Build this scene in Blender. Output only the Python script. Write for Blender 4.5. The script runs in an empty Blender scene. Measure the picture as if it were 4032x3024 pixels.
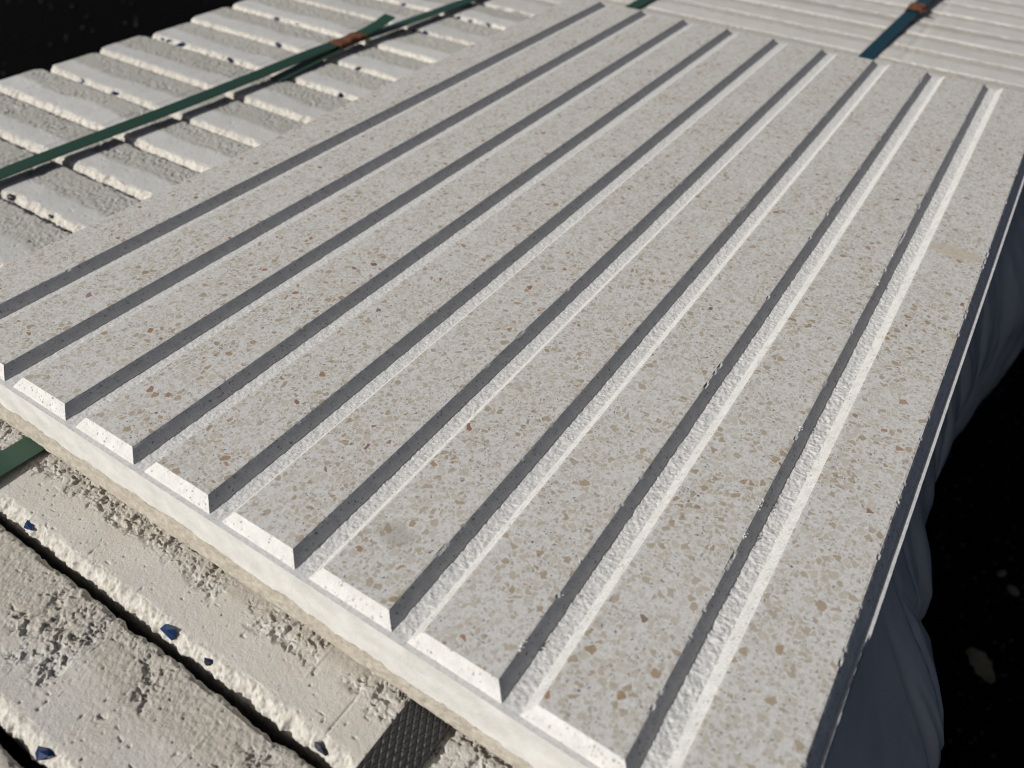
import bpy, math, random
import numpy as np
from mathutils import Matrix, Vector

# All modelling numbers are millimetres with z = 0 on the polished top of the tile; GROUND lifts that to world metres.
GROUND = 600.0
scene = bpy.context.scene
col = scene.collection
rng = np.random.default_rng(7)
random.seed(7)

def W(x, y, z):
    return (x * .001, y * .001, (z + GROUND) * .001)

# ------------------------------------------------------------------ camera
cam_d = bpy.data.cameras.new("camera")
cam = bpy.data.objects.new("camera", cam_d)
col.objects.link(cam)
cam_d.sensor_width = 36.0
cam_d.lens = 27.471
cam_d.clip_start = .01
cam_d.clip_end = 200.0
RX = (0.8379843, 0.5450273, 0.0269723)
RY = (0.3807257, -0.5485292, -0.7444217)
RZ = (-0.3909350, 0.6340827, -0.6671648)
mw = Matrix(((RX[0], -RY[0], -RZ[0], 0), (RX[1], -RY[1], -RZ[1], 0), (RX[2], -RY[2], -RZ[2], 0), (0, 0, 0, 1)))
mw.translation = Vector(W(377.86, -92.30, 210.02))
cam.matrix_world = mw
cam_d.dof.use_dof = True
cam_d.dof.focus_distance = .315
cam_d.dof.aperture_fstop = 27.471 / 2.5
scene.camera = cam

# ------------------------------------------------------------------ sky, sun, exposure
SUN = Vector((-.95, -1.35, 1.0)).normalized()
world = bpy.data.worlds.new("World")
scene.world = world
world.use_nodes = True
wn = world.node_tree
sky = wn.nodes.new("ShaderNodeTexSky")
sky.sky_type = 'NISHITA'
sky.sun_disc = False
sky.air_density = .6
sky.dust_density = 3.5
sky.ozone_density = .1
sky.sun_elevation = math.asin(SUN.z)
sky.sun_rotation = math.atan2(SUN.x, SUN.y) % (2 * math.pi)
bg = wn.nodes["Background"]
bg.inputs["Strength"].default_value = .05
wn.links.new(sky.outputs[0], bg.inputs[0])
sun_d = bpy.data.lights.new("sun", 'SUN')
sun_d.energy = 5.0
sun_d.angle = math.radians(.5)
sun_d.color = (1.0, .978, .938)
sun_o = bpy.data.objects.new("sun", sun_d)
col.objects.link(sun_o)
sun_o.location = (-2, -3, 4)
sun_o.rotation_euler = SUN.to_track_quat('Z', 'Y').to_euler()
vs = scene.view_settings
vs.view_transform = 'Standard'
vs.look = 'None'
vs.exposure = -.03
vs.gamma = 1.0
scene.cycles.filter_width = 1.1

# ------------------------------------------------------------------ noise
def _h(ix, iy, s):
    h = (ix.astype(np.uint32) * np.uint32(374761393) + iy.astype(np.uint32) * np.uint32(668265263)
         + np.uint32((s * 2246822519) & 0xffffffff))
    h ^= h >> np.uint32(15)
    h *= np.uint32(2654435761)
    h ^= h >> np.uint32(13)
    h *= np.uint32(1274126177)
    h ^= h >> np.uint32(16)
    return h.astype(np.float32) * np.float32(2.0 / 4294967295.0) - np.float32(1)

def vn(x, y, size, s):
    """smooth value noise in -1..1, feature size in mm"""
    x = np.asarray(x, np.float32) / size + 1000.0 + s * 3.7
    y = np.asarray(y, np.float32) / size + 1000.0 + s * 1.9
    ix = np.floor(x).astype(np.int64); iy = np.floor(y).astype(np.int64)
    fx = (x - ix).astype(np.float32); fy = (y - iy).astype(np.float32)
    fx = fx * fx * (3 - 2 * fx); fy = fy * fy * (3 - 2 * fy)
    a = _h(ix, iy, s); b = _h(ix + 1, iy, s); c = _h(ix, iy + 1, s); d = _h(ix + 1, iy + 1, s)
    return (a + (b - a) * fx) * (1 - fy) + (c + (d - c) * fx) * fy

def fb(x, y, size, s, n=3):
    r = 0; a = 1.0; t = 0
    for i in range(n):
        r = r + a * vn(x, y, size / 2 ** i, s + 17 * i); t += a; a *= .5
    return r / t

def ss(a, b, x):
    t = np.clip((x - a) / (b - a), 0, 1)
    return t * t * (3 - 2 * t)

# ------------------------------------------------------------------ object helpers
def tag(o, label=None, cat=None, group=None, kind=None):
    if label: o["label"] = label
    if cat: o["category"] = cat
    if group: o["group"] = group
    if kind: o["kind"] = kind
    return o

def empty(name, loc):
    o = bpy.data.objects.new(name, None)
    o.empty_display_size = .02
    o.location = W(*loc)
    col.objects.link(o)
    return o

def mesh_obj(name, v, f, mats, parent=None, mi=None, attrs=None, smooth=False, org=None, kind=None):
    """v in mm (n,3); f either an (m,4) array of quads or a list of tuples; compacts unused vertices"""
    v = np.asarray(v, np.float64)
    if isinstance(f, np.ndarray):
        used, inv = np.unique(f, return_inverse=True)
        f = inv.reshape(f.shape); v = v[used]
        if attrs: attrs = {k: np.asarray(a)[used] for k, a in attrs.items()}
    if org is None:
        org = (0, 0, 0)
    vv = (v - np.array(org)) * .001
    me = bpy.data.meshes.new(name)
    if isinstance(f, np.ndarray):
        m, k = f.shape
        me.vertices.add(len(vv)); me.loops.add(m * k); me.polygons.add(m)
        me.vertices.foreach_set("co", vv.astype(np.float32).ravel())
        me.loops.foreach_set("vertex_index", f.astype(np.int32).ravel())
        me.polygons.foreach_set("loop_start", np.arange(0, m * k, k, dtype=np.int32))
        me.polygons.foreach_set("loop_total", np.full(m, k, np.int32))
        if mi is not None:
            me.polygons.foreach_set("material_index", np.asarray(mi, np.int32))
        me.polygons.foreach_set("use_smooth", np.full(m, smooth, bool))
        me.update(calc_edges=True)
    else:
        me.from_pydata([tuple(p) for p in vv], [], [tuple(p) for p in f])
        if mi is not None:
            me.polygons.foreach_set("material_index", np.asarray(mi, np.int32))
        me.polygons.foreach_set("use_smooth", np.full(len(me.polygons), smooth, bool))
        me.update()
    for k, a in (attrs or {}).items():
        at = me.attributes.new(k, 'FLOAT', 'POINT')
        at.data.foreach_set("value", np.asarray(a, np.float32))
    for m in (mats if isinstance(mats, (list, tuple)) else [mats]):
        me.materials.append(m)
    o = bpy.data.objects.new(name, me)
    col.objects.link(o)
    if parent is not None:
        o.parent = parent
    else:
        o.location = W(*org)
    if kind: o["kind"] = kind
    return o

def grid_faces(nu, nv):
    i = np.arange(nu - 1)[:, None] * nv + np.arange(nv - 1)[None, :]
    return np.stack([i, i + nv, i + nv + 1, i + 1], -1).reshape(-1, 4)

# ------------------------------------------------------------------ materials
class NT:
    def __init__(s, name):
        s.m = bpy.data.materials.new(name); s.m.use_nodes = True
        s.t = s.m.node_tree; s.b = s.t.nodes["Principled BSDF"]; s.co = None
    def n(s, typ, **kw):
        nd = s.t.nodes.new(typ)
        for k, v in kw.items(): setattr(nd, k, v)
        return nd
    def l(s, a, b): s.t.links.new(a, b)
    def coords(s):
        """object coordinates in millimetres"""
        if s.co is None:
            tc = s.n("ShaderNodeTexCoord")
            mp = s.n("ShaderNodeVectorMath", operation='SCALE'); mp.inputs[3].default_value = 1000
            s.l(tc.outputs["Object"], mp.inputs[0]); s.co = mp.outputs[0]
        return s.co
    def noise(s, size, detail=2, vec=None, rough=.5, off=0):
        nd = s.n("ShaderNodeTexNoise"); nd.inputs["Scale"].default_value = 1 / size
        nd.inputs["Detail"].default_value = detail; nd.inputs["Roughness"].default_value = rough
        v = vec or s.coords()
        if off:
            ad = s.n("ShaderNodeVectorMath", operation='ADD'); ad.inputs[1].default_value = (off, off * .7, off * .3)
            s.l(v, ad.inputs[0]); v = ad.outputs[0]
        s.l(v, nd.inputs["Vector"])
        return nd
    def math(s, op, a, b=None, c=None, clamp=False):
        nd = s.n("ShaderNodeMath", operation=op, use_clamp=clamp)
        for i, x in enumerate((a, b, c)):
            if x is None: continue
            if isinstance(x, (int, float)): nd.inputs[i].default_value = x
            else: s.l(x, nd.inputs[i])
        return nd.outputs[0]
    def ramp(s, x, stops, interp='LINEAR'):
        nd = s.n("ShaderNodeValToRGB"); e = nd.color_ramp.elements; nd.color_ramp.interpolation = interp
        while len(e) < len(stops): e.new(.5)
        for el, (p, c) in zip(e, stops):
            el.position = p; el.color = (c, c, c, 1) if isinstance(c, (int, float)) else (*c, 1)
        s.l(x, nd.inputs[0])
        return nd.outputs[0]
    def mix(s, f, a, b, blend='MIX'):
        nd = s.n("ShaderNodeMix", data_type='RGBA', blend_type=blend)
        for sock, x in ((nd.inputs[0], f), (nd.inputs[6], a), (nd.inputs[7], b)):
            if isinstance(x, (int, float)): sock.default_value = x
            elif isinstance(x, tuple): sock.default_value = (*x, 1)
            else: s.l(x, sock)
        return nd.outputs[2]
    def attr(s, name):
        nd = s.n("ShaderNodeAttribute"); nd.attribute_name = name
        return nd.outputs["Fac"]
    def bump(s, h, dist, strength=1.0, prev=None):
        nd = s.n("ShaderNodeBump"); nd.inputs["Distance"].default_value = dist * .001
        nd.inputs["Strength"].default_value = strength
        s.l(h, nd.inputs["Height"])
        if prev is not None: s.l(prev, nd.inputs["Normal"])
        return nd.outputs[0]
    def done(s, color=None, rough=.6, normal=None, spec=.35):
        if color is not None:
            if isinstance(color, tuple): s.b.inputs["Base Color"].default_value = (*color, 1)
            else: s.l(color, s.b.inputs["Base Color"])
        if isinstance(rough, (int, float)): s.b.inputs["Roughness"].default_value = rough
        else: s.l(rough, s.b.inputs["Roughness"])
        s.b.inputs["Specular IOR Level"].default_value = spec
        if normal is not None: s.l(normal, s.b.inputs["Normal"])
        return s.m

def chips(k, vec, size, prob, lo, hi, off=0.0):
    """angular aggregate cells: (mask, random value) with a shrink that differs per cell"""
    ad = k.n("ShaderNodeVectorMath", operation='ADD'); ad.inputs[1].default_value = (off, off * 1.3, off * .7)
    k.l(vec, ad.inputs[0])
    c = k.n("ShaderNodeTexVoronoi", feature='F1'); c.inputs["Scale"].default_value = 1 / size
    d = k.n("ShaderNodeTexVoronoi", feature='DISTANCE_TO_EDGE'); d.inputs["Scale"].default_value = 1 / size
    k.l(ad.outputs[0], c.inputs["Vector"]); k.l(ad.outputs[0], d.inputs["Vector"])
    sp = k.n("ShaderNodeSeparateColor"); k.l(c.outputs["Color"], sp.inputs[0])
    on = k.math('LESS_THAN', sp.outputs[0], prob)
    thr = k.math('MULTIPLY_ADD', sp.outputs[1], hi - lo, lo)
    e = k.math('SUBTRACT', d.outputs["Distance"], thr)
    e = k.math('MULTIPLY', e, 28.0, clamp=True)
    return k.math('MULTIPLY', on, e), sp.outputs[2]

# polished terrazzo: beige angular aggregate, fine grey grains and dark specks in an off-white matrix
k = NT("polished_terrazzo")
dist = k.noise(2.2, 2)
dv = k.n("ShaderNodeVectorMath", operation='MULTIPLY_ADD'); dv.inputs[1].default_value = (1.3, 1.3, 1.3)
k.l(dist.outputs["Color"], dv.inputs[0]); k.l(k.coords(), dv.inputs[2])
vec = dv.outputs[0]
cl = k.noise(30, 2, off=40).outputs[0]
base = k.mix(k.ramp(k.noise(1.1, 3, off=9).outputs[0], [(.35, 0.0), (.65, 1.0)]), (.465, .46, .446), (.545, .541, .527))
m, r = chips(k, vec, .85, .62, .05, .22, 31)
base = k.mix(k.math('MULTIPLY', m, .85), base, k.ramp(r, [(0, (.47, .46, .44)), (.6, (.43, .415, .39)), (1, (.36, .34, .31))]))
m, r = chips(k, vec, 1.5, .72, .045, .18, 77)
base = k.mix(m, base, k.ramp(r, [(0, (.475, .465, .44)), (.45, (.42, .40, .355)), (.8, (.375, .345, .29)), (1, (.32, .28, .22))]))
m, r = chips(k, vec, 2.75, .60, .05, .20, 0)
inner = k.ramp(k.noise(.7, 2, off=3).outputs[0], [(.3, .86), (.7, 1.08)])
c3 = k.ramp(r, [(0, (.45, .43, .385)), (.3, (.41, .378, .318)), (.6, (.375, .335, .268)), (.86, (.325, .28, .208)), (.96, (.30, .24, .155)), (.985, (.29, .20, .12)), (.995, (.27, .13, .06)), (1, (.15, .09, .07))])
base = k.mix(m, base, k.mix(1.0, c3, inner, 'MULTIPLY'))
m, r = chips(k, vec, 1.05, .15, .16, .32, 55)
base = k.mix(m, base, k.ramp(r, [(0, (.26, .26, .27)), (.6, (.17, .17, .185)), (.82, (.10, .10, .12)), (.9, (.20, .07, .06)), (1, (.04, .04, .06))]))
base = k.mix(k.ramp(cl, [(.35, 0.0), (.75, .22)]), base, (.58, .58, .57))
# a few brownish smears of dried slurry
st = k.noise(26, 3, off=140).outputs[0]
base = k.mix(k.ramp(st, [(.66, 0.0), (.74, .5)]), base, (.42, .37, .30))
# two particular marks: a beige smear near the right edge and a grey smudge at the front
for (mx, my, rx, ry, cm, am) in ((180, 31, 17, 8, (.43, .375, .30), .75), (58.6, -267, 9, 6, (.26, .24, .20), .5)):
    sb = k.n("ShaderNodeVectorMath", operation='SUBTRACT'); sb.inputs[1].default_value = (mx, my, 38)
    k.l(k.coords(), sb.inputs[0])
    sc_ = k.n("ShaderNodeVectorMath", operation='MULTIPLY'); sc_.inputs[1].default_value = (1 / rx, 1 / ry, 0)
    k.l(sb.outputs[0], sc_.inputs[0])
    ln_ = k.n("ShaderNodeVectorMath", operation='LENGTH'); k.l(sc_.outputs[0], ln_.inputs[0])
    dd_ = k.math('ADD', ln_.outputs["Value"], k.math('MULTIPLY_ADD', k.noise(7, 4, off=int(mx)).outputs[0], 1.6, -.8))
    base = k.mix(k.math('MULTIPLY', k.ramp(dd_, [(.45, 1.0), (1.0, 0.0)]), am), base, cm)
tz_n = k.bump(k.noise(.35, 2).outputs[0], .02, .5)
k.done(base, k.ramp(k.noise(1.5, 2, off=5).outputs[0], [(.3, .42), (.7, .62)]), tz_n, .4)
TERRAZZO = k.m

# unground white cement paste of bevels and the tile's front
k = NT("white_cement_paste")
base = k.mix(k.ramp(k.noise(4, 4).outputs[0], [(.3, 0.0), (.7, 1.0)]), (.50, .495, .48), (.60, .595, .58))
m, r = chips(k, k.coords(), 1.2, .34, .12, .30, 12)
base = k.mix(k.math('MULTIPLY', m, .85), base, k.ramp(r, [(0, (.48, .46, .43)), (.6, (.36, .33, .29)), (1, (.20, .19, .19))]))
nb = k.bump(k.noise(.9, 4, rough=.65).outputs[0], .45, .8)
k.done(base, .8, nb, .25)
PASTE = k.m

k = NT("smooth_white_casting_face")
base = k.mix(k.ramp(k.noise(9, 5).outputs[0], [(.3, 0.0), (.7, 1.0)]), (.48, .475, .45), (.60, .595, .575))
m, r = chips(k, k.coords(), 1.5, .13, .2, .36, 19)
base = k.mix(k.math('MULTIPLY', m, .6), base, (.45, .42, .37))
nb = k.bump(k.noise(1.3, 5, rough=.7).outputs[0], .38, .7)
k.done(base, .75, nb, .25)
FACE = k.m

k = NT("rough_groove_floor")
base = k.mix(k.ramp(k.noise(1.6, 4).outputs[0], [(.3, 0.0), (.7, 1.0)]), (.46, .458, .45), (.58, .577, .565))
m, r = chips(k, k.coords(), .9, .16, .15, .34, 23)
base = k.mix(k.math('MULTIPLY', m, .7), base, k.ramp(r, [(0, (.45, .41, .35)), (1, (.26, .25, .25))]))
nb = k.bump(k.noise(.5, 4, rough=.7).outputs[0], .22, .8)
k.done(base, .85, nb, .2)
FLOOR = k.m

k = NT("beige_backing_concrete")
base = k.mix(k.ramp(k.noise(3, 5, rough=.65).outputs[0], [(.3, 0.0), (.7, 1.0)]), (.31, .28, .23), (.46, .425, .365))
m, r = chips(k, k.coords(), 1.2, .2, .1, .3, 3)
base = k.mix(k.math('MULTIPLY', m, .6), base, k.ramp(r, [(0, (.55, .52, .46)), (.6, (.30, .265, .21)), (1, (.60, .58, .54))]))
nb = k.bump(k.noise(.9, 5, rough=.7).outputs[0], .5, .8)
k.done(base, .9, nb, .15)
BACKING = k.m

# concrete of the slabs in the pack; attributes: layer 0 facing mix / 1 backing mix, chamfer 1 on the washed rough front
k = NT("slab_concrete")
oi = k.n("ShaderNodeObjectInfo")
mott = k.ramp(k.noise(14, 5, rough=.6).outputs[0], [(.3, 0.0), (.7, 1.0)])
face = k.mix(mott, (.42, .425, .418), (.49, .495, .49))
back = k.mix(k.ramp(k.noise(2.2, 4, off=8).outputs[0], [(.3, 0.0), (.7, 1.0)]), (.30, .295, .275), (.385, .38, .36))
base = k.mix(k.attr("layer"), face, back)
warm = k.math('MULTIPLY', k.ramp(k.noise(30, 3, off=60).outputs[0], [(.25, .35), (.7, 1.0)]), k.attr("warm"))
base = k.mix(warm, base, (.455, .40, .325))
m, r = chips(k, k.coords(), 1.0, .05, .2, .34, 7)
base = k.mix(k.math('MULTIPLY', m, .5), base, (.22, .19, .16))
cham = k.mix(k.ramp(k.noise(1.8, 4, off=15).outputs[0], [(.35, 0.0), (.65, 1.0)]), (.44, .415, .365), (.545, .53, .49))
m, r = chips(k, k.coords(), 2.0, .2, .08, .28, 71)
cham = k.mix(k.math('MULTIPLY', m, .6), cham, k.ramp(r, [(0, (.60, .56, .5)), (.7, (.50, .38, .26)), (1, (.35, .26, .17))]))
base = k.mix(k.attr("chamfer"), base, cham)
var = k.ramp(oi.outputs["Random"], [(0, .93), (1, 1.06)])
base = k.mix(1.0, base, var, 'MULTIPLY')
nb = k.bump(k.noise(.6, 5, rough=.75).outputs[0], 0.32, .85, k.bump(k.noise(1.9, 3, rough=.6, off=21).outputs[0], .45, .6))
k.done(base, .88, nb, .2)
SLAB = k.m

k = NT("blue_glass"); k.done((.010, .028, .085), .12, None, .6); GLASS = k.m
k = NT("dark_glass"); k.done((.012, .018, .035), .15, None, .6); GLASS_DARK = k.m

k = NT("green_strapping")
sn = k.n("ShaderNodeVectorMath", operation='MULTIPLY'); sn.inputs[1].default_value = (6, .12, 1)
k.l(k.coords(), sn.inputs[0])
base = k.mix(k.noise(3, 3, vec=sn.outputs[0]).outputs[0], (.012, .038, .024), (.022, .060, .038))
k.done(base, .38, k.bump(k.noise(2, 2, vec=sn.outputs[0]).outputs[0], .08, .5), .45)
GREEN = k.m
k = NT("teal_strapping")
base = k.mix(k.noise(5, 3).outputs[0], (.004, .024, .036), (.008, .040, .052))
k.done(base, .35, None, .45); TEAL = k.m
k = NT("black_strapping")
base = k.mix(k.noise(4, 4).outputs[0], (.012, .012, .012), (.024, .024, .023))
dust = k.ramp(k.noise(1.3, 3, off=4).outputs[0], [(.62, 0.0), (.75, .12)])
base = k.mix(dust, base, (.3, .29, .27))
k.done(base, .5, None, .4); BLACK = k.m
k = NT("rusty_steel")
base = k.mix(k.ramp(k.noise(3, 5, rough=.7).outputs[0], [(.35, 0.0), (.65, 1.0)]), (.045, .018, .010), (.17, .065, .03))
k.done(base, .8, k.bump(k.noise(.8, 4).outputs[0], .2, .6), .3); RUST = k.m

k = NT("grey_polythene_film")
base = k.mix(k.noise(40, 3).outputs[0], (.50, .49, .47), (.66, .645, .615))
k.done(base, .16, k.bump(k.noise(26, 2).outputs[0], 5.0, .3), .5)
k.b.inputs["Alpha"].default_value = .9
FILM = k.m

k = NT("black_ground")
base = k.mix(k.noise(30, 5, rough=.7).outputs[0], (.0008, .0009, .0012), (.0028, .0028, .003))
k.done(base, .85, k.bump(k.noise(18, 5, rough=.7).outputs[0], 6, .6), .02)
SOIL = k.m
k = NT("dark_gravel")
base = k.mix(k.noise(8, 3).outputs[0], (.006, .0065, .009), (.022, .022, .027)); k.done(base, .6, None, .3); GRAVEL = k.m
k = NT("pale_pebble")
base = k.mix(k.noise(10, 4).outputs[0], (.07, .068, .06), (.13, .125, .11)); k.done(base, .8, None, .3); PEBBLE = k.m
k = NT("dry_leaf")
base = k.mix(k.noise(6, 4).outputs[0], (.10, .08, .045), (.20, .165, .095)); k.done(base, .7, None, .3); LEAF = k.m

# ------------------------------------------------------------------ ground
GX0, GX1, GY0, GY1 = -20000, 20000, -20000, 20000
gx = np.unique(np.concatenate([np.linspace(GX0, -3000, 18), np.linspace(-3000, 1500, 91), np.linspace(1500, GX1, 20)]))
gy = np.unique(np.concatenate([np.linspace(GY0, -600, 20), np.linspace(-600, 2400, 61), np.linspace(2400, GY1, 19)]))
X, Y = np.meshgrid(gx, gy, indexing='ij')
Z = -GROUND - 4 + 3.5 * fb(X, Y, 160, 5)
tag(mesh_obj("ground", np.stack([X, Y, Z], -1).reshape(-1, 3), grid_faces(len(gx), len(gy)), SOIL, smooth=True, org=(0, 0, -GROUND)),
    "near black bare ground around the pack", None, None, "structure")

ICO_V = []
_t = (1 + 5 ** .5) / 2
for a, b in ((-1, _t), (1, _t), (-1, -_t), (1, -_t)):
    ICO_V += [(a, b, 0)]
for a, b in ((-1, _t), (1, _t), (-1, -_t), (1, -_t)):
    ICO_V += [(0, a, b)]
for a, b in ((_t, -1), (_t, 1), (-_t, -1), (-_t, 1)):
    ICO_V += [(a, 0, b)]
ICO_V = np.array(ICO_V) / math.sqrt(1 + _t * _t)
ICO_F = [(0, 11, 5), (0, 5, 1), (0, 1, 7), (0, 7, 10), (0, 10, 11), (1, 5, 9), (5, 11, 4), (11, 10, 2), (10, 7, 6), (7, 1, 8),
         (3, 9, 4), (3, 4, 2), (3, 2, 6), (3, 6, 8), (3, 8, 9), (4, 9, 5), (2, 4, 11), (6, 2, 10), (8, 6, 7), (9, 8, 1)]

def shard(cx, cy, cz, sx, sy, sz, jit, r, rot=None):
    v = ICO_V * (1 + r.uniform(-jit, jit, (12, 1))) * np.array([sx, sy, sz])
    a = r.uniform(0, 6.28) if rot is None else rot
    c, s = math.cos(a), math.sin(a)
    v = np.stack([v[:, 0] * c - v[:, 1] * s, v[:, 0] * s + v[:, 1] * c, v[:, 2]], -1)
    return v + np.array([cx, cy, cz])

gr = np.random.default_rng(3)
gv, gf = [], []
for i in range(1200):
    if i < 900:
        x, y = gr.uniform(450, 800), gr.uniform(350, 1500); s = gr.uniform(.8, 3.2)
    else:
        x, y = gr.uniform(-2700, -700), gr.uniform(500, 2100); s = gr.uniform(1.5, 6)
    b = len(gv) * 12
    gv.append(shard(x, y, -GROUND + s * .3 - 2, s, s * gr.uniform(.6, 1), s * .6, .25, gr))
    gf += [(p + b, q + b, w + b) for p, q, w in ICO_F]
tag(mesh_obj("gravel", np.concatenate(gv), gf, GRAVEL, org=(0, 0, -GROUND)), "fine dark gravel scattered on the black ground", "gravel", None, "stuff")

# a dry leaf lying on the ground, slightly cupped, and two pale pebbles
lt = np.linspace(0, 1, 15); ls = np.linspace(-1, 1, 7)
lv = []
for t in lt:
    wd = 13 * math.sin(math.pi * (t * .94 + .03)) ** .8 * (1 + .14 * math.sin(t * 23))
    for s_ in ls:
        lv.append((595 + (t - .5) * 40 * .8 + s_ * wd * .45, 576 - (t - .5) * 40 * .6 + s_ * wd * .9, -GROUND + 3 + 5 * s_ * s_ + 3 * math.sin(t * 5)))
leaf = mesh_obj("dry_leaf", lv, grid_faces(15, 7), LEAF, org=(595, 576, -GROUND), smooth=True)
sm = leaf.modifiers.new("thickness", 'SOLIDIFY'); sm.thickness = .0006
tag(leaf, "curled beige dry leaf lying on the black ground at the right", "leaf")
for (x, y, sx, sy, lab) in ((614, 708, 11, 7, "pale pebble on the black ground near the right photo edge, flatter one"),
                            (598, 727, 6, 9, "small upright pale pebble on the black ground above the leaf")):
    v = shard(x, y, -GROUND + 2, sx, sy, 6, .15, gr)
    o = mesh_obj("pebble", v, ICO_F, PEBBLE, org=(x, y, -GROUND), smooth=True)
    sm = o.modifiers.new("round", 'SUBSURF'); sm.levels = 2; sm.render_levels = 2
    tag(o, lab, "pebble", "pale pebbles on the ground")

# ------------------------------------------------------------------ the pack of slabs on edge
ZT = -38.9
ARRIS = [-127.5, -78.5, -29.8, 18.5, 67, 115.6, 164.5, 211, 258.5, 309.5, 361, 412.5, 465, 521, 577, 628, 677, 724, 770, 815, 860, 905,
         950, 995, 1040, 1085, 1130, 1175]
CHIPS = [(121.6, -33.8, 2.6), (203.8, -30.9, 3.6), (223.9, -29.7, -2.2), (205.8, -81.4, 3.3), (275.3, -29.9, -2.3), (-259.7, 255.8, 2.6),
         (-216, 261.4, 3.0), (-263.4, 360.9, 4.2), (-280, 364.3, -2.6), (-288.2, 352, 2.2), (-248.8, 471.5, 3.2), (-250.5, 458.3, -2.4),
         (-194.7, 414.1, 3.4), (-199, 364.3, -3.2), (-98.3, 413.7, -3.2), (-71.6, 366.2, -3.2), (-124.2, 521.6, 3.2), (-110.1, 525.1, 3.0),
         (-181.9, 575.8, 3.4), (-85, 115.3, -1.7), (-126.5, 110.1, -3.2), (-112.3, 575.9, -3.4), (-76.2, 577.3, -3.2), (-97.3, 575.6, -2.4),
         (-222, 461.5, -1.8)]
SLAB_LABELS = {
    0: "corner of a rubbly concrete slab at the very bottom left of the photo",
    1: "broad pitted concrete slab filling the bottom left, black gap along both its sides",
    2: "concrete slab right under the front edge of the ribbed tile, crossed by the black strap",
    3: "concrete slab hidden beneath the tile, first behind its front edge",
    4: "concrete slab with only a short end showing beside the tile at the photo's left edge",
    5: "slab at the left photo edge with a blue chip below the green strap",
    6: "second strip up from the left photo edge between the green strap and the tile",
    7: "slab left of the tile, its left end just cut by the photo's left edge",
    8: "slab with two dark blue chips and the lowest whole left end against black ground",
    9: "slab with a plain front, next behind the one with two dark blue chips",
    10: "slab on edge with a cluster of three blue chips near its rounded left end",
    11: "slab with one bright blue chip in its front edge, left of the rusty seal",
    12: "slab meeting the rusty seal of the green strap, dark chips near its top left end",
    13: "slab just behind the rusty seal, two blue chips right of the green strap",
    14: "farthest slab left of the tile, row of blue chips, cut by the top photo edge",
    15: "slab nearest beyond the tile's far edge, where the teal strap comes out",
    16: "second slab beyond the far edge of the tile, at the teal strap",
    17: "third slab beyond the far edge of the tile, at the teal strap",
    18: "fourth slab beyond the far edge of the tile, at the teal strap",
    19: "fifth slab beyond the tile's far edge, in front of the teal strap's rusty seal",
    20: "sixth slab beyond the tile's far edge, under the rusty seal on the teal strap",
    21: "seventh slab beyond the tile's far edge, just behind the teal strap's rusty seal",
    22: "eighth slab beyond the tile, near the top right photo corner",
    23: "ninth slab beyond the tile, in the top right photo corner",
    24: "tenth slab beyond the tile, farthest strip in the top right photo corner",
}

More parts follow.
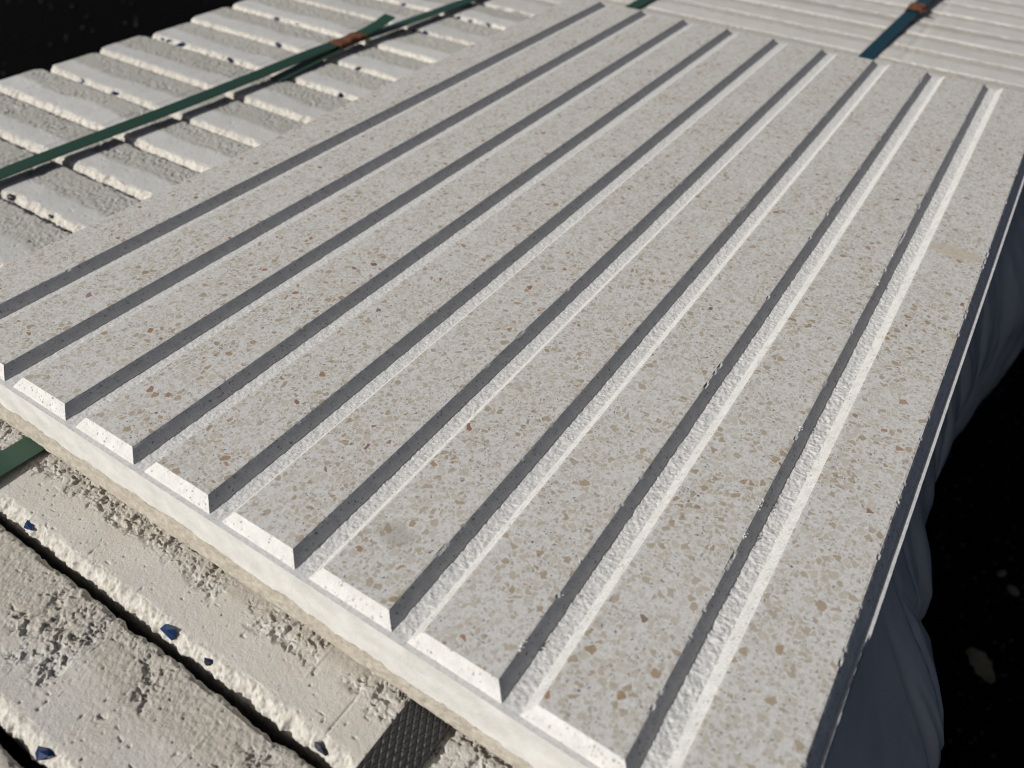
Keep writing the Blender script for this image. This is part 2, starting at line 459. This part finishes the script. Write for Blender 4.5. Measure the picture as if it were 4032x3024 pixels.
def build_slab(i):
    ya = ARRIS[i]; nxt = ARRIS[i + 1]
    r = np.random.default_rng(100 + i)
    near = i <= 2; left = 3 <= i <= 14
    gap = 4.0 if near else (2.6 if left else .5)
    cw = 4.0 if near else (4.4 if left else 1.6)                       # width of the washed rough front arris
    yb = nxt - cw - gap
    x0 = -310 + r.uniform(-6, 6); x1 = 400 + r.uniform(-2, 2)
    zt = ZT + r.uniform(-.35, .35)
    def rngx(a, b, d): return np.arange(a, b, d)
    if i == 0: xs = [rngx(x0, 120, 2), rngx(120, 260, .5), rngx(260, x1, 1.2)]
    elif i == 1: xs = [rngx(x0, 40, 2), rngx(40, 95, .8), rngx(95, 320, .36), rngx(320, x1, .8)]
    elif i == 2: xs = [rngx(x0, 30, 2), rngx(30, 60, .8), rngx(60, 345, .36), rngx(345, x1, .8)]
    elif i == 3: xs = [rngx(x0, x1, 12)]
    elif left: xs = [[x0, x0 + .6], rngx(x0 + 1.2, -20 if i < 12 else 60, .8), rngx(-20 if i < 12 else 60, x1, 7)]
    else: xs = [[x0, x0 + .6], rngx(x0 + 1.2, x1, 1.5 if i < 19 else 2.2)]
    x = np.concatenate([np.asarray(a, float) for a in xs] + [[x1]])
    dy = .36 if i in (1, 2) else (.55 if i == 0 else (3 if i == 3 else (.75 if left else 1.0)))
    # profile, front to back
    P = []                                           # y, z, kind (0 front face,1 chamfer,2 top,3 back)
    for z in (-562, -180, -80, -62): P.append((ya - cw, z + (0 if z > -500 else 0), 0))
    for z in np.linspace(-56, zt - (5.2 if i < 15 else 1.0), 7): P.append((ya - cw, z, 0))
    for t in np.linspace(0, 1, 11 if near else 8)[:-1]:
        a = t * math.pi / 2                           # convex arris, between a chamfer and a quarter round
        P.append((ya - cw * (.55 * (1 - t) + .45 * math.cos(a)), zt - (4.4 if i < 3 else (3.4 if i < 15 else .7)) * (.55 * (1 - t) + .45 * (1 - math.sin(a))), 1))
    for y in np.arange(ya, yb - 1.6, dy): P.append((y, zt, 2))
    for a in (0, .3, .6, 1): P.append((yb - 1.5 + 1.5 * math.sin(a * math.pi / 2), zt - 1.6 * (1 - math.cos(a * math.pi / 2)), 3))
    for z in (-44, -52, -70, -180, -562): P.append((yb, z, 4))
    P = np.array(P)
    X = np.repeat(x[:, None], len(P), 1)
    py, pz, kd = (np.repeat(P[None, :, j], len(x), 0) for j in range(3))
    s = 1000 * (i + 1)
    u = (py - ya) / (yb - ya)
    top = (kd == 2) | (kd == 3)
    ub = (.42 if left else (.60 if near else .62)) + r.uniform(-.07, .07) + .10 * fb(X, py * 0, 45, s + 1, 2) + .05 * fb(X, py, 6, s + 2, 3)
    if i == 1: ub = .46 + .22 * fb(X, py, 40, s + 1, 3)
    if i == 2: ub = .50 + .12 * fb(X, py, 26, s + 1, 3)
    lay = np.where(kd < 2, 0, ss(ub - .05, ub + .07, u)); lay = np.where(kd == 4, 1, lay)
    por = ss(ub - .02, ub + .12, u) * r.uniform(.75, 1.1)
    y = py.copy(); z = pz.copy()
    wt = top.astype(float) * (ss(0, 1.2, py - ya) if True else 1)
    # gentle waviness, fine grain and pores
    z += wt * (.22 * fb(X, py, 35, s + 3, 2) + (.06 + .14 * por) * fb(X, py, 1.5, s + 4, 3))
    clus = fb(X, py, 17 if near else 22, s + 5, 3)
    wx = X + 1.2 * vn(X, py, 2.0, s + 21); wy = py + 1.2 * vn(X, py, 2.0, s + 22)
    pn = fb(wx, wy, 2.9 if near else 2.2, s + 6, 4)
    amt = 1.1 if near else .5
    if i == 1:
        pm = ss(-.12, .28, clus) * ss(.12, .3, u) * (1 - .6 * ss(.78, .95, u))
        z += wt * (.07 + .17 * ss(.35, .75, u)) * fb(X, py, 1.1, s + 12, 2)
    elif i == 2:
        pm = ss(-.5, .0, clus) * ss(.30, .46, u + .12 * fb(X, py, 15, s + 13, 2))
    else:
        pm = ss(-.6, .15, clus) * por
    z -= wt * pm * amt * ss(.06, .14, pn)
    z -= wt * pm * amt * .35 * ss(.10, .40, fb(wx, wy, 1.2, s + 9, 2))
    z += wt * pm * .13 * vn(X, py, .8, s + 23)
    sp = vn(X, py, 1.7, s + 7)
    z -= wt * (.6 if near else .5) * ss(.76, .94, sp)                   # odd single pores everywhere
    z += wt * (.03 + .045 * por) * np.random.default_rng(i).uniform(-1, 1, z.shape)
    # washed rough front arris
    c = np.where(kd == 1, 1.0, np.where(kd == 0, .8, 0)) * ss(0, 6, 6 + 0 * X)
    edge = np.where((kd == 2), ss(2.2, 0, py - ya), 0)
    ru = fb(X, pz * 1.0 + py, 3.0, s + 8, 3) * 1.0 + .75 * fb(X, pz + py, 1.1, s + 10, 2)
    cc = np.maximum(c, .75 * edge)
    y -= cc * ru * .8 ; z += np.where(kd == 0, 0, cc * (ru * .5 - .25))
    lip = (1.4 if near else 2.3) * fb(X, 0 * X, 4.5, s + 11, 4) * (1 if i < 15 else .3)
    y += np.where((kd == 1) | (edge > 0), lip * np.maximum(cc, edge), 0)
    # crumbly rear arris
    b = np.where(kd == 3, 1, np.where(kd == 4, 1, 0)) + np.where(kd == 2, ss(3.0, 0, yb - py), 0)
    cr = fb(X, pz * .7, 4.0, s + 14, 4)
    bite = np.maximum(0, fb(X, 0 * X, 9, s + 15, 3) - .15) * 3.5
    y += b * (cr * (1.1 if near else .7) - bite * (1 if near else .4))
    z -= np.where(kd == 2, b, 0) * np.abs(fb(X, py, 2.5, s + 16, 3)) * .8 + np.where(kd == 3, b, 0) * np.abs(cr) * 1.2
    # thin lines left by the mould
    if i == 2:
        ln = np.exp(-((X - 274 - .25 * fb(0 * X, py, 8, s)) / .33) ** 2) * ss(-32, -28, -py) * 0 + np.exp(-((X - 274.2) / .34) ** 2) * ss(-13, -16, py)
        z -= wt * .55 * ln
        z += wt * .28 * np.exp(-((X - 255.3) / .35) ** 2) * ss(-20, -17, py)
    if i == 1:
        z += wt * .25 * np.exp(-((X - 243.5) / .35) ** 2) * ss(-66, -63, py)
    if left and i > 4:
        for xc in (-170.0, -166.8): z -= wt * .5 * np.exp(-((X - xc) / .8) ** 2)
    if i > 14:
        for xc in (281.6, 284.6): z -= wt * .7 * np.exp(-((X - xc) / 1.0) ** 2)
    # rounded plan corners at the left end
    d = X - x0
    rc = 7.0
    q = np.where(d < rc, rc - np.sqrt(np.maximum(0, rc * rc - (rc - d) ** 2)), 0)
    y = np.where(u < .5, np.maximum(y, y + q * np.clip(1 - u * 2.2, 0, 1)), y - q * 1.2 * np.clip((u - .5) * 2, 0, 1))
    z = np.where(top, z - np.where(d < 2.5, .5 * (1 - d / 2.5) ** 2, 0), z)
    V = np.stack([X, y, z], -1)
    nu, nv = X.shape
    V = V.reshape(-1, 3)
    F = grid_faces(nu, nv)[:, ::-1]
    L = lay.reshape(-1)
    C = np.where(kd == 1, 1.0, np.where(kd == 0, .7, np.clip(edge * .9 + .35 * edge * ru, 0, 1))).reshape(-1)
    # end caps: quads joining front and back points of equal rank
    caps = []
    for col0 in (0, nu - 1):
        n2 = nv // 2
        idx = col0 * nv + np.arange(nv)
        a = idx[:n2]; bb = idx[::-1][:n2]
        q4 = np.stack([a[:-1], a[1:], bb[1:], bb[:-1]], -1)
        caps.append(q4 if col0 == 0 else q4[:, ::-1])
        if nv % 2: caps.append(np.array([[a[-1], idx[n2], idx[n2], bb[-1]]])[:, [0, 1, 3, 3]][:0])
    if i > 14: C = C * .2
    fl = L[F].mean(1)
    org = (45, (ya + yb) / 2, -GROUND)
    root = empty("concrete_slab", org)
    tag(root, SLAB_LABELS[i], "concrete slab", "concrete slabs standing on edge in the pack", "thing")
    sel = fl < .5
    at = {"layer": L, "chamfer": C, "warm": np.full(len(L), 0.55 if near else (.14 if left else .35))}
    mesh_obj("facing_layer", V, F[sel], SLAB, root, attrs=at, smooth=True, org=org)
    Fb = np.concatenate([F[~sel]] + caps)
    mesh_obj("backing_layer", V, Fb, SLAB, root, attrs=at, smooth=True, org=org)
    return root, org, zt, ya, cw, r

slabs = {i: build_slab(i) for i in SLAB_LABELS}
for (cx, cy, cs) in CHIPS:
    i = min(slabs, key=lambda j: abs(ARRIS[j] - 2.2 - cy))
    root, org, zt, ya, cw, r = slabs[i]
    a = abs(cs)
    v = shard(0, 0, 0, a * 1.15, a * .62, a * .5, .38, r, rot=r.uniform(-.5, .5))
    # lie the shard along the sloping arris
    ca, sa = math.cos(.8), math.sin(.8)
    v = np.stack([v[:, 0], v[:, 1] * ca - v[:, 2] * sa, v[:, 1] * sa + v[:, 2] * ca], -1)
    v += np.array([cx, ya - cw * .47, zt - 1.75]) + np.array([0, -.45, .45])
    o = mesh_obj("glass_chip", v, ICO_F, GLASS if cs > 0 else GLASS_DARK, root, org=org)
    o["label"] = "blue glass chip" if cs > 0 else "dark blue glass chip"

# ------------------------------------------------------------------ the ribbed terrazzo tile
P_, L_, H_ = 40.0, 583.3, 4.25
BV, GAP = 3.8, 13.2
XL, XR = GAP - BV - 1.2, 406.0
YN, YF = -5.5, L_ + BV + 2.0
ZB = -38.0
TORG = (205, 290, ZB)
tile = empty("ribbed_tile", TORG)
tag(tile, "pale terrazzo paving tile with ten raised ribs lying on the pack of slabs", "paving tile")

def rib(kx):
    xl, xr = (kx - 1) * P_ + GAP, kx * P_
    r = 500 + kx * 31
    t0 = np.linspace(0, 1, 7)
    y = np.concatenate([-BV + BV * t0[:-1], np.arange(0, L_, .8), [L_], L_ + BV * t0[1:]])
    h = np.concatenate([t0[:-1], np.ones(len(np.arange(0, L_, .8)) + 1), 1 - t0[1:]])
    # profile parameter: left bevel, top, right bevel
    q = np.linspace(0, 1, 7)
    prof = [(-BV * (1 - t), t, 0, t) for t in q[:-1]] + [(0, 1, 0, 1), (.25, 1, 1, 1)]
    w = xr - xl
    prof += [(a, 1, 1, 1) for a in np.linspace(.6, w - .6, 12)] + [(w - .25, 1, 1, 1), (w, 1, 0, 1)]
    prof += [(w + BV * t, 1 - t, 2, 1 - t) for t in q[1:]]
    pr = np.array(prof)
    nu, nv = len(y), len(pr)
    Hh = np.repeat(h[:, None], nv, 1); Yy = np.repeat(y[:, None], nv, 1)
    px = np.repeat(pr[None, :, 0], nu, 0); pz = np.repeat(pr[None, :, 1], nu, 0); kd = np.repeat(pr[None, :, 2], nu, 0)
    # towards the ends the top shrinks onto the mitred bevels: height is min(end bevel, side bevel)
    zz = np.minimum(pz, Hh)
    xx = px.copy()
    xx = np.where(px < 0, -BV * (1 - np.minimum(pz, Hh)), xx) if False else xx
    side = np.where(px < 0, px, np.where(px > w, px - w, 0))
    core = np.clip(px, 0, w)
    exp = BV * (1 - Hh)
    core2 = -exp + core / w * (w + 2 * exp)
    side2 = np.where(side < 0, np.minimum(side + exp, 0) - 0, np.where(side > 0, np.maximum(side - exp, 0), 0))
    xx = core2 + np.where(side < 0, side2, np.where(side > 0, side2, 0))
    xx = np.where(px < 0, np.minimum(-exp, px), np.where(px > w, np.maximum(w + exp, px), core2))
    zz = np.where((px < 0) | (px > w), np.minimum(pz, Hh), Hh)
    X = xl + xx; Z = -H_ + (H_ + 0) * zz - .25 * (zz <= 0)
    # worn, slightly chipped arrises and cast texture on the bevels
    rough = kx / 10.0
    bev = (zz < .999)
    nz = fb(Yy, zz * 6 + X * .3, 1.6, r, 3)
    sgn = np.where(px > w * .5, 1, -1)
    X = X + np.where(bev & (kd != 1), sgn * nz * (.05 + .05 * rough), 0)
    er = (np.abs(px - w) < .3) & (Hh > .99)
    el = (np.abs(px) < .3) & (Hh > .99)
    chipr = np.maximum(0, fb(Yy, 0 * Yy, 5, r + 3, 4) - (.46 - .24 * rough ** 2)) * (2.4 if kx > 7 else .9)
    X = X + np.where(er, -chipr + .07 * fb(Yy, 0 * Yy, 1.3, r + 5, 2), 0)
    Z = Z - np.where(er, np.minimum(chipr * .8, .8) + .06, 0) - np.where(el, .06 + .08 * np.maximum(0, fb(Yy, 0 * Yy, 3, r + 7, 3)), 0)
    Z = Z + np.where((zz > .999) & ~er & ~el, .012 * fb(X, Yy, 18, r + 9, 2), 0)
    Yd = Yy + np.where(bev & (Hh < .999) & (Yy < 5), -.10 * fb(X, zz * 5, 1.4, r + 11, 3), 0)
    V = np.stack([X, Yd, Z], -1).reshape(-1, 3)
    F = grid_faces(nu, nv)
    zf = zz.reshape(-1)[F].min(1)
    mi = np.where(zf > .999, 0, 1)
    o = mesh_obj("rib", V, F, [TERRAZZO, PASTE], tile, mi=mi, org=TORG)
    return o
ribs = {kx: rib(kx) for kx in range(1, 11)}

# ragged burrs of concrete left standing on some rib edges
br = np.random.default_rng(11)
for kx, xo, yo, n, sz in ((8, 320, 12.4, 9, .85), (8, 319.6, 48.5, 6, .5), (8, 321, 33, 3, .4), (9, 360, 105.5, 9, .6), (9, 360.2, 89, 7, .55),
                          (9, 359.8, 149.7, 9, .6), (9, 360.2, 268, 6, .7), (9, 360, 200, 4, .5), (7, 280, 60, 3, .35), (9, 360, 300, 4, .6), (9, 360.2, 60, 5, .5)):
    vs_, fs_ = [], []
    for j in range(n):
        b = len(vs_) * 12; s_ = sz * br.uniform(.3, .85)
        vs_.append(shard(xo + br.normal(0, .35), yo + br.normal(0, 1.6), -.1 + s_ * .3, s_ * .55, s_, s_ * .75, .35, br))
        fs_ += [(p + b, q + b, w_ + b) for p, q, w_ in ICO_F]
    mesh_obj("burr", np.concatenate(vs_), fs_, FLOOR, ribs[kx], org=TORG)

# plate: groove floors, ledge and the white upper part of the front; beige backing below it
xc = [XL]
for kx in range(1, 11):
    f0, f1 = (kx - 1) * P_ + BV - .6, (kx - 1) * P_ + GAP - BV + .6
    if kx > 1: xc += list(np.linspace(f0, f1, 17))
    else: xc += [f1]
xc += [400 + BV - .6, 400 + BV, 404.3] + list(np.linspace(404.7, XR, 9))
xc = np.array(xc)
yc = np.concatenate([[YN, YN + .5, YN + 1.0], np.arange(-4, 330, .55), np.arange(330, YF - 1, 1.1), [YF - 1, YF]])
X, Y = np.meshgrid(xc, yc, indexing='ij')
gi = np.clip(np.round((X - 6.6) / P_), 0, 10)
ing = (np.abs(X - (gi * P_ + 6.6)) < 4.2) & (gi >= 1) & (gi <= 9)
amp = .14 + .22 * (gi / 9) ** 2.2
fade = ss(-4.5, -1, Y)
Z = -H_ + np.where(ing, 1, .0) * (fade * amp * (fb(X, Y, 2.6, 901, 3) * .75 + fb(X, Y, .95, 911, 3) * .9) + .03 * fb(X, Y, 1.0, 921, 2)) + .03 * fb(X, Y, 2, 931, 2)
Z = Z + np.where(ing, fade * amp * .9 * np.maximum(0, fb(X * .6, Y, 2.2, 941, 3)), 0) * ss(1.5, 4.2, np.abs(X - (gi * P_ + 6.6)))
Xd = X.copy()
Z = Z - 1.0 * ss(400 + BV - .7, 400 + BV + .1, X)
last = X > 400 + BV + .1
chip = ss(80, 70, Y)
Xd = np.where(X == XR, X - .1 * np.abs(fb(Y, Y * 0, 4, 951, 3)) , Xd)
lim = 405.0 + .38 * np.maximum(0, .35 + fb(Y, Y * 0, 5, 961, 4))
Z = Z - chip * np.maximum(0, X - lim) * 5.0
V = np.stack([Xd, Y, Z], -1).reshape(-1, 3)
F = grid_faces(len(xc), len(yc))
mesh_obj("groove_bed", V, F, FLOOR, tile, org=TORG)

def skirt(name_top, name_low, pts_x, pts_y, nxn, nyn, seed, mats):
    """vertical side of the plate along a path, split at the wavy joint of the two mixes"""
    n = len(pts_x)
    t = np.linspace(0, 1, 58)
    S = np.concatenate([[0], np.cumsum(np.hypot(np.diff(pts_x), np.diff(pts_y)))])
    Sg = np.repeat(S[:, None], len(t), 1); T = np.repeat(t[None, :], n, 0)
    zb = ZB - .3 - 1.3 * fb(Sg, 0 * Sg, 26, seed, 3) - .7 * fb(Sg, 0 * Sg, 5, seed + 1, 3)
    zt = -H_ * np.ones_like(Sg)
    if nxn == 1:
        zt = zt - 1.1 - 5.0 * ss(85.5, 75.5, Sg) * .75
    Zz = zt + (zb - zt) * T
    jz = -22.5 + 2.0 * fb(Sg, 0 * Sg, 60, seed + 2, 2) + 2.6 * fb(Sg, Zz * .4, 5, seed + 3, 4) - ss(200, 330, Sg) * 4
    low = ss(jz + .7, jz - .7, Zz)
    out = low * (.30 * fb(Sg, Zz, 3.5, seed + 4, 4) + .25 * fb(Sg, Zz, 1.3, seed + 5, 2) - .3) + (1 - low) * .06 * fb(Sg, Zz, 5, seed + 6, 3)
    out = out - 1.8 * ss(.86, 1.0, T) ** 2 + .5 * ss(.5, .9, T)
    out = out * ss(0, .05, T)
    Vx = np.repeat(pts_x[:, None], len(t), 1) + out * nxn; Vy = np.repeat(pts_y[:, None], len(t), 1) + out * nyn
    V = np.stack([Vx, Vy, Zz], -1).reshape(-1, 3)
    F = grid_faces(n, len(t))[:, ::-1]
    sel = low.reshape(-1)[F].mean(1) < .5
    return V, F, sel

parts = []
e = np.arange(XL, XR, .7); e = np.append(e, XR)
parts.append(skirt("a", "b", e, np.full(len(e), YN), 0, -1, 71, None))
e = np.append(np.arange(YN, YF, 4), YF)
parts.append(skirt("a", "b", np.full(len(e), XR - .05), e, 1, 0, 81, None))
e = np.append(np.arange(XR, XL, -4), XL)
parts.append(skirt("a", "b", e, np.full(len(e), YF), 0, 1, 91, None))
e = np.append(np.arange(YF, YN, -2), YN)
parts.append(skirt("a", "b", np.full(len(e), XL), e, -1, 0, 101, None))
Va, Fa, Fl, off = [], [], [], 0
for V, F, sel in parts:
    Va.append(V); Fa.append(F[sel] + off); Fl.append(F[~sel] + off); off += len(V)
Va = np.concatenate(Va)
mesh_obj("facing_layer", Va, np.concatenate(Fa), FACE, tile, org=TORG, smooth=True)
bot = np.array([[XL + 2, YN + 2, ZB + .2], [XL + 2, YF - 2, ZB + .2], [XR - 2, YF - 2, ZB + .2], [XR - 2, YN + 2, ZB + .2]])
Fl.append(np.array([[off, off + 1, off + 2, off + 3]]))
mesh_obj("backing_layer", np.concatenate([Va, bot]), np.concatenate(Fl), BACKING, tile, org=TORG, smooth=True)

# ------------------------------------------------------------------ strapping
def catmull(pts, n):
    pts = np.array(pts, float)
    t = np.linspace(0, len(pts) - 1, n)
    out = np.stack([np.interp(t, np.arange(len(pts)), pts[:, j]) for j in range(pts.shape[1])], -1)
    kk = max(1, n // (len(pts) * 3))
    ker = np.ones(2 * kk + 1) / (2 * kk + 1)
    pad = np.concatenate([np.repeat(out[:1], kk, 0), out, np.repeat(out[-1:], kk, 0)])
    sm_ = np.stack([np.convolve(pad[:, j], ker, 'valid') for j in range(out.shape[1])], -1)
    sm_[0], sm_[-1] = out[0], out[-1]
    return sm_

def band(name, path, width, thick, mat, parent, org, n=160, relief=None, cols=7):
    """path rows: x, y, z of the centre line, rise of the left edge above the right edge"""
    C = catmull(path, n)
    s = np.linspace(-.5, .5, cols)
    top, low = [], []
    ux, uz = s * width, -s
    Xc = C[:, 0][:, None] + ux[None, :]
    Yc = np.repeat(C[:, 1][:, None], cols, 1)
    Zc = C[:, 2][:, None] + uz[None, :] * C[:, 3][:, None]
    rl = relief(Xc, Yc) if relief else 0
    T = np.stack([Xc, Yc, Zc + rl], -1).reshape(-1, 3)
    B = np.stack([Xc, Yc, Zc - thick], -1).reshape(-1, 3)
    Ft = grid_faces(n, cols); Fb = grid_faces(n, cols)[:, ::-1] + n * cols
    o = n * cols
    i = np.arange(n - 1)
    l = i * cols; r = i * cols + cols - 1
    e1 = np.stack([l, l + o, l + cols + o, l + cols], -1)[:, ::-1]
    e2 = np.stack([r, r + cols, r + cols + o, r + o], -1)[:, ::-1]
    j = np.arange(cols - 1)
    a = np.stack([j, j + 1, j + 1 + o, j + o], -1)[:, ::-1]
    bb = (n - 1) * cols
    c = np.stack([j + bb, j + o + bb, j + 1 + o + bb, j + 1 + bb], -1)[:, ::-1]
    return mesh_obj(name, np.concatenate([T, B]), np.concatenate([Ft, Fb, e1, e2, a, c]), mat, parent, org=org, smooth=False)

def seal(cx, cy, cz, w, ln, h, parent, org, sd):
    """steel sleeve crimped round the two bands: closed ring section, pinched three times"""
    ns = 40
    ys = np.linspace(-ln / 2, ln / 2, ns)
    ring = []
    m_ = 20
    for a in np.linspace(0, 2 * math.pi, m_, endpoint=False):
        c, s = math.cos(a), math.sin(a)
        ring.append((abs(c) ** .35 * (1 if c > 0 else -1) * .5, abs(s) ** .5 * (1 if s > 0 else -1) * .5))
    ring = np.array(ring)
    V = []
    for yv in ys:
        pin = .5 + .5 * math.cos(yv / ln * 2 * math.pi * 3.0)
        ww = w * (1 - .13 * pin); hh = h * (1 - .30 * (1 - pin))
        tw = .12 * math.sin(yv / ln * 9 + sd)
        for rx, rz in ring:
            V.append((cx + rx * ww, cy + yv, cz + rz * hh + tw * rx * ww))
    V = np.array(V)
    V[:, 2] += .25 * fb(V[:, 0], V[:, 1], 4, sd, 2)
    F = []
    for a in range(ns - 1):
        for b in range(m_):
            F.append((a * m_ + b, a * m_ + (b + 1) % m_, (a + 1) * m_ + (b + 1) % m_, (a + 1) * m_ + b))
    o = mesh_obj("seal", V, np.array(F)[:, ::-1], RUST, parent, org=org, smooth=True)
    md = o.modifiers.new("sheet", 'SOLIDIFY'); md.thickness = .0006
    return o

org = (-140, 500, ZT)
st = empty("green_strap", org)
tag(st, "green plastic strap left of the tile, joined by a rusty seal, free end up", "packing strap", "straps round the pack")
band("band", [(-150, -132, ZT + 1, 0), (-149, 40, ZT + 2.4, 0), (-147.6, 125, ZT + 5.0, .3), (-143.8, 190, ZT + 6.0, .8), (-140.6, 250, ZT + 6.5, 1.0), (-139.4, 330, ZT + 7.0, 1.0),
              (-139, 400, ZT + 7.8, 1.2), (-138, 440, ZT + 7.8, .4), (-136.5, 462, ZT + 8.6, .5), (-134.5, 480, ZT + 11.5, .8), (-133.5, 497, ZT + 15.5, 1.0)], 12.4, .8, GREEN, st, org, 240)
band("under_band", [(-131.5, 346, ZT + 1.6, 0), (-133, 390, ZT + 3.6, 0), (-135, 440, ZT + 6.2, 0), (-132.5, 490, ZT + 5.4, 0), (-130, 545, ZT + 5.0, 0), (-127.5, 600, ZT + 4.5, .2), (-126, 700, ZT + 4, .2), (-125, 1000, ZT + 3, 0),
              (-124, 1174, ZT + 1, 0)], 12.4, .8, GREEN, st, org, 240)
seal(-137, 442, ZT + 6.9, 15.5, 36, 4.6, st, org, 2)

org = (50, 400, ZT)
st = empty("green_strap", org)
tag(st, "green strap running under the ribbed tile, coming out below its front left edge", "packing strap", "straps round the pack")
band("band", [(87.3, -132, ZT + 1, 0), (87.2, -60, ZT + 3.0, 0), (87.0, -26, ZT + 3.6, 0), (86.8, -8, ZT + 2.6, 0), (85, 20, ZT + .75, 0), (60, 300, ZT + .75, 0), (30, 570, ZT + .75, 0), (18, 640, ZT + 1.6, 0),
              (15.5, 705, ZT + 2.6, 0), (15, 900, ZT + 2.2, 0), (15, 1174, ZT + 1, 0)], 13.2, .7, GREEN, st, org, 260)

org = (262, 800, ZT)
st = empty("teal_strap", org)
tag(st, "dark teal strap beyond the far edge of the tile with a rusty seal, top right", "packing strap", "straps round the pack")
band("band", [(254, 420, ZT + .75, 0), (254, 590, ZT + .75, 0), (254.5, 660, ZT + 1.2, 0), (255, 715, ZT + 1.6, 0), (258, 800, ZT + 3.2, 0), (261.5, 870, ZT + 5.5, 0), (263, 905, ZT + 7, 0), (266, 960, ZT + 7.5, 0), (269, 1040, ZT + 5, 0),
              (270, 1174, ZT + 1, 0)], 13.0, .8, TEAL, st, org, 220)
seal(262, 880, ZT + 5.8, 17, 26, 5.2, st, org, 5)
# the torn lug of the seal that throws the pointed shadow
v = np.array([(268, 868, ZT + 6.5), (270.5, 872, ZT + 6.8), (268.5, 878, ZT + 6.6), (275.5, 864, ZT + 8.6), (268, 868, ZT + 5.9), (270.5, 872, ZT + 6.2), (268.5, 878, ZT + 6.0)])
mesh_obj("lug", v, [(0, 3, 1), (1, 3, 2), (4, 5, 3), (5, 6, 3), (0, 4, 3), (2, 3, 6)], RUST, st, org=org)

def mesh_relief(X, Y):
    a = ((X - 298) / 2.5 + (Y + 20) / 4.4); b = ((X - 298) / 2.5 - (Y + 20) / 4.4)
    f = np.minimum(np.abs(a - np.round(a)), np.abs(b - np.round(b)))
    ed = ss(8.0, 7.2, np.abs(X - 297.8))
    return (-.26 * ss(.16, .03, f) + .10 * ss(.1, .5, f)) * ed
org = (298, 60, ZT)
st = empty("black_strap", org)
tag(st, "black strap with embossed diamonds coming out below the tile's front edge", "packing strap", "straps round the pack")
band("band", [(297.6, -52, ZT + 2.2, 0), (297.7, -30, ZT + 2.1, 0), (297.8, -10, ZT + 2.0, 0), (297.8, -6, ZT + 1.9, 0), (297.8, -3, ZT + 1.5, 0)], 16.2, .9, BLACK, st, org, 230, mesh_relief, 72)
band("band", [(297.6, -132, ZT + 1.6, 0), (297.6, -52.0, ZT + 2.2, 0)], 16.2, .9, BLACK, st, org, 30)
band("band", [(297.8, -3, ZT + 1.5, 0), (297.8, 14, ZT + .8, 0), (290, 380, ZT + .8, 0)], 16.2, .7, BLACK, st, org, 60)

# ------------------------------------------------------------------ polythene film hanging down the right side
SIL = [(134.8, 464.3), (143.5, 464.4), (155.1, 459.0), (171.3, 452.8), (186.4, 443.9), (191.8, 439.8), (206.4, 443.1), (212.2, 442.3), (230.4, 432.7), (250.4, 430.4), (269.8, 429.0),
       (283.7, 429.5), (299.8, 428.8), (318.6, 430.6), (336.9, 428.0), (369.9, 430.3), (411.8, 433.8), (438.4, 435.7), (452.2, 440.6), (466.6, 437.5), (479.9, 437.6), (491.9, 445.5), (516.8, 454.2), (560, 466), (620, 474), (760, 470), (950, 468)]
sy = np.array([a for a, b in SIL]); sx = np.array([b for a, b in SIL])
yv = np.concatenate([[-120, -60, 0, 40, 70, 95], np.arange(110, 640, 2.2), np.arange(640, 1150, 20)])
zv = np.concatenate([np.linspace(-40.5, -60, 8), np.linspace(-66, -200, 36), np.linspace(-210, -590, 26)])
Yg, Zg = np.meshgrid(yv, zv, indexing='ij')
ap = np.interp(Yg, sy, sx, left=462)
ap = np.where(Yg < 134, 464.3 - np.clip((134 - Yg) / 8, 0, 6), ap)
up = ss(-40, -140, Zg) ** .8
dn = ss(-600, -150, Zg)
fold = 5.0 * (.5 - np.abs(fb(Yg + (Zg + 140) * .5, Zg * .15, 22, 3011, 2))) * ss(-42, -70, Zg) + 2.4 * fb(Yg + (Zg + 140) * .35, Zg * .12, 26, 3001, 3) + 1.6 * np.sin((Yg + Zg * .25) / 9.0) * ss(-50, -90, Zg)
Xg = 404.5 + (ap - 404.5) * np.where(Zg > -140, up, .35 + .65 * dn) + fold * up * (1 - np.exp(-((Zg + 140) / 30) ** 2))
for (y0, z0, y1, z1, wd, am) in ((160, -50, 118, -230, 5, -5.5), (182, -46, 160, -220, 4, -4.5), (196, -60, 205, -200, 4, 4.5), (150, -60, 205, -150, 5, -4), (230, -48, 212, -190, 5, 5),
                               (268, -45, 300, -200, 6, -5), (310, -50, 290, -230, 5, 4.5), (350, -45, 385, -210, 6, 5), (420, -50, 400, -220, 6, -5), (135, -55, 95, -260, 6, 5), (455, -50, 470, -220, 6, 5)):
    ln = math.hypot(y1 - y0, z1 - z0)
    tt = ((Yg - y0) * (y1 - y0) + (Zg - z0) * (z1 - z0)) / ln ** 2
    dd = np.abs((Yg - y0) * (z1 - z0) - (Zg - z0) * (y1 - y0)) / ln
    Xg = Xg - abs(am) * np.maximum(0, 1 - dd / (wd * (.5 + 1.6 * np.clip(tt, 0, 1)))) * ss(0, .25, tt) * ss(1.15, .7, tt)
Xg = np.maximum(Xg, 404.6)
V = np.stack([Xg, Yg, Zg], -1).reshape(-1, 3)
film = mesh_obj("plastic_film", V, grid_faces(len(yv), len(zv))[:, ::-1], FILM, smooth=True, org=(430, 400, -GROUND))
md = film.modifiers.new("sheet", 'SOLIDIFY'); md.thickness = .0003
tag(film, "creased grey polythene film hanging down the shaded right side of the pack beside the tile", "plastic film")
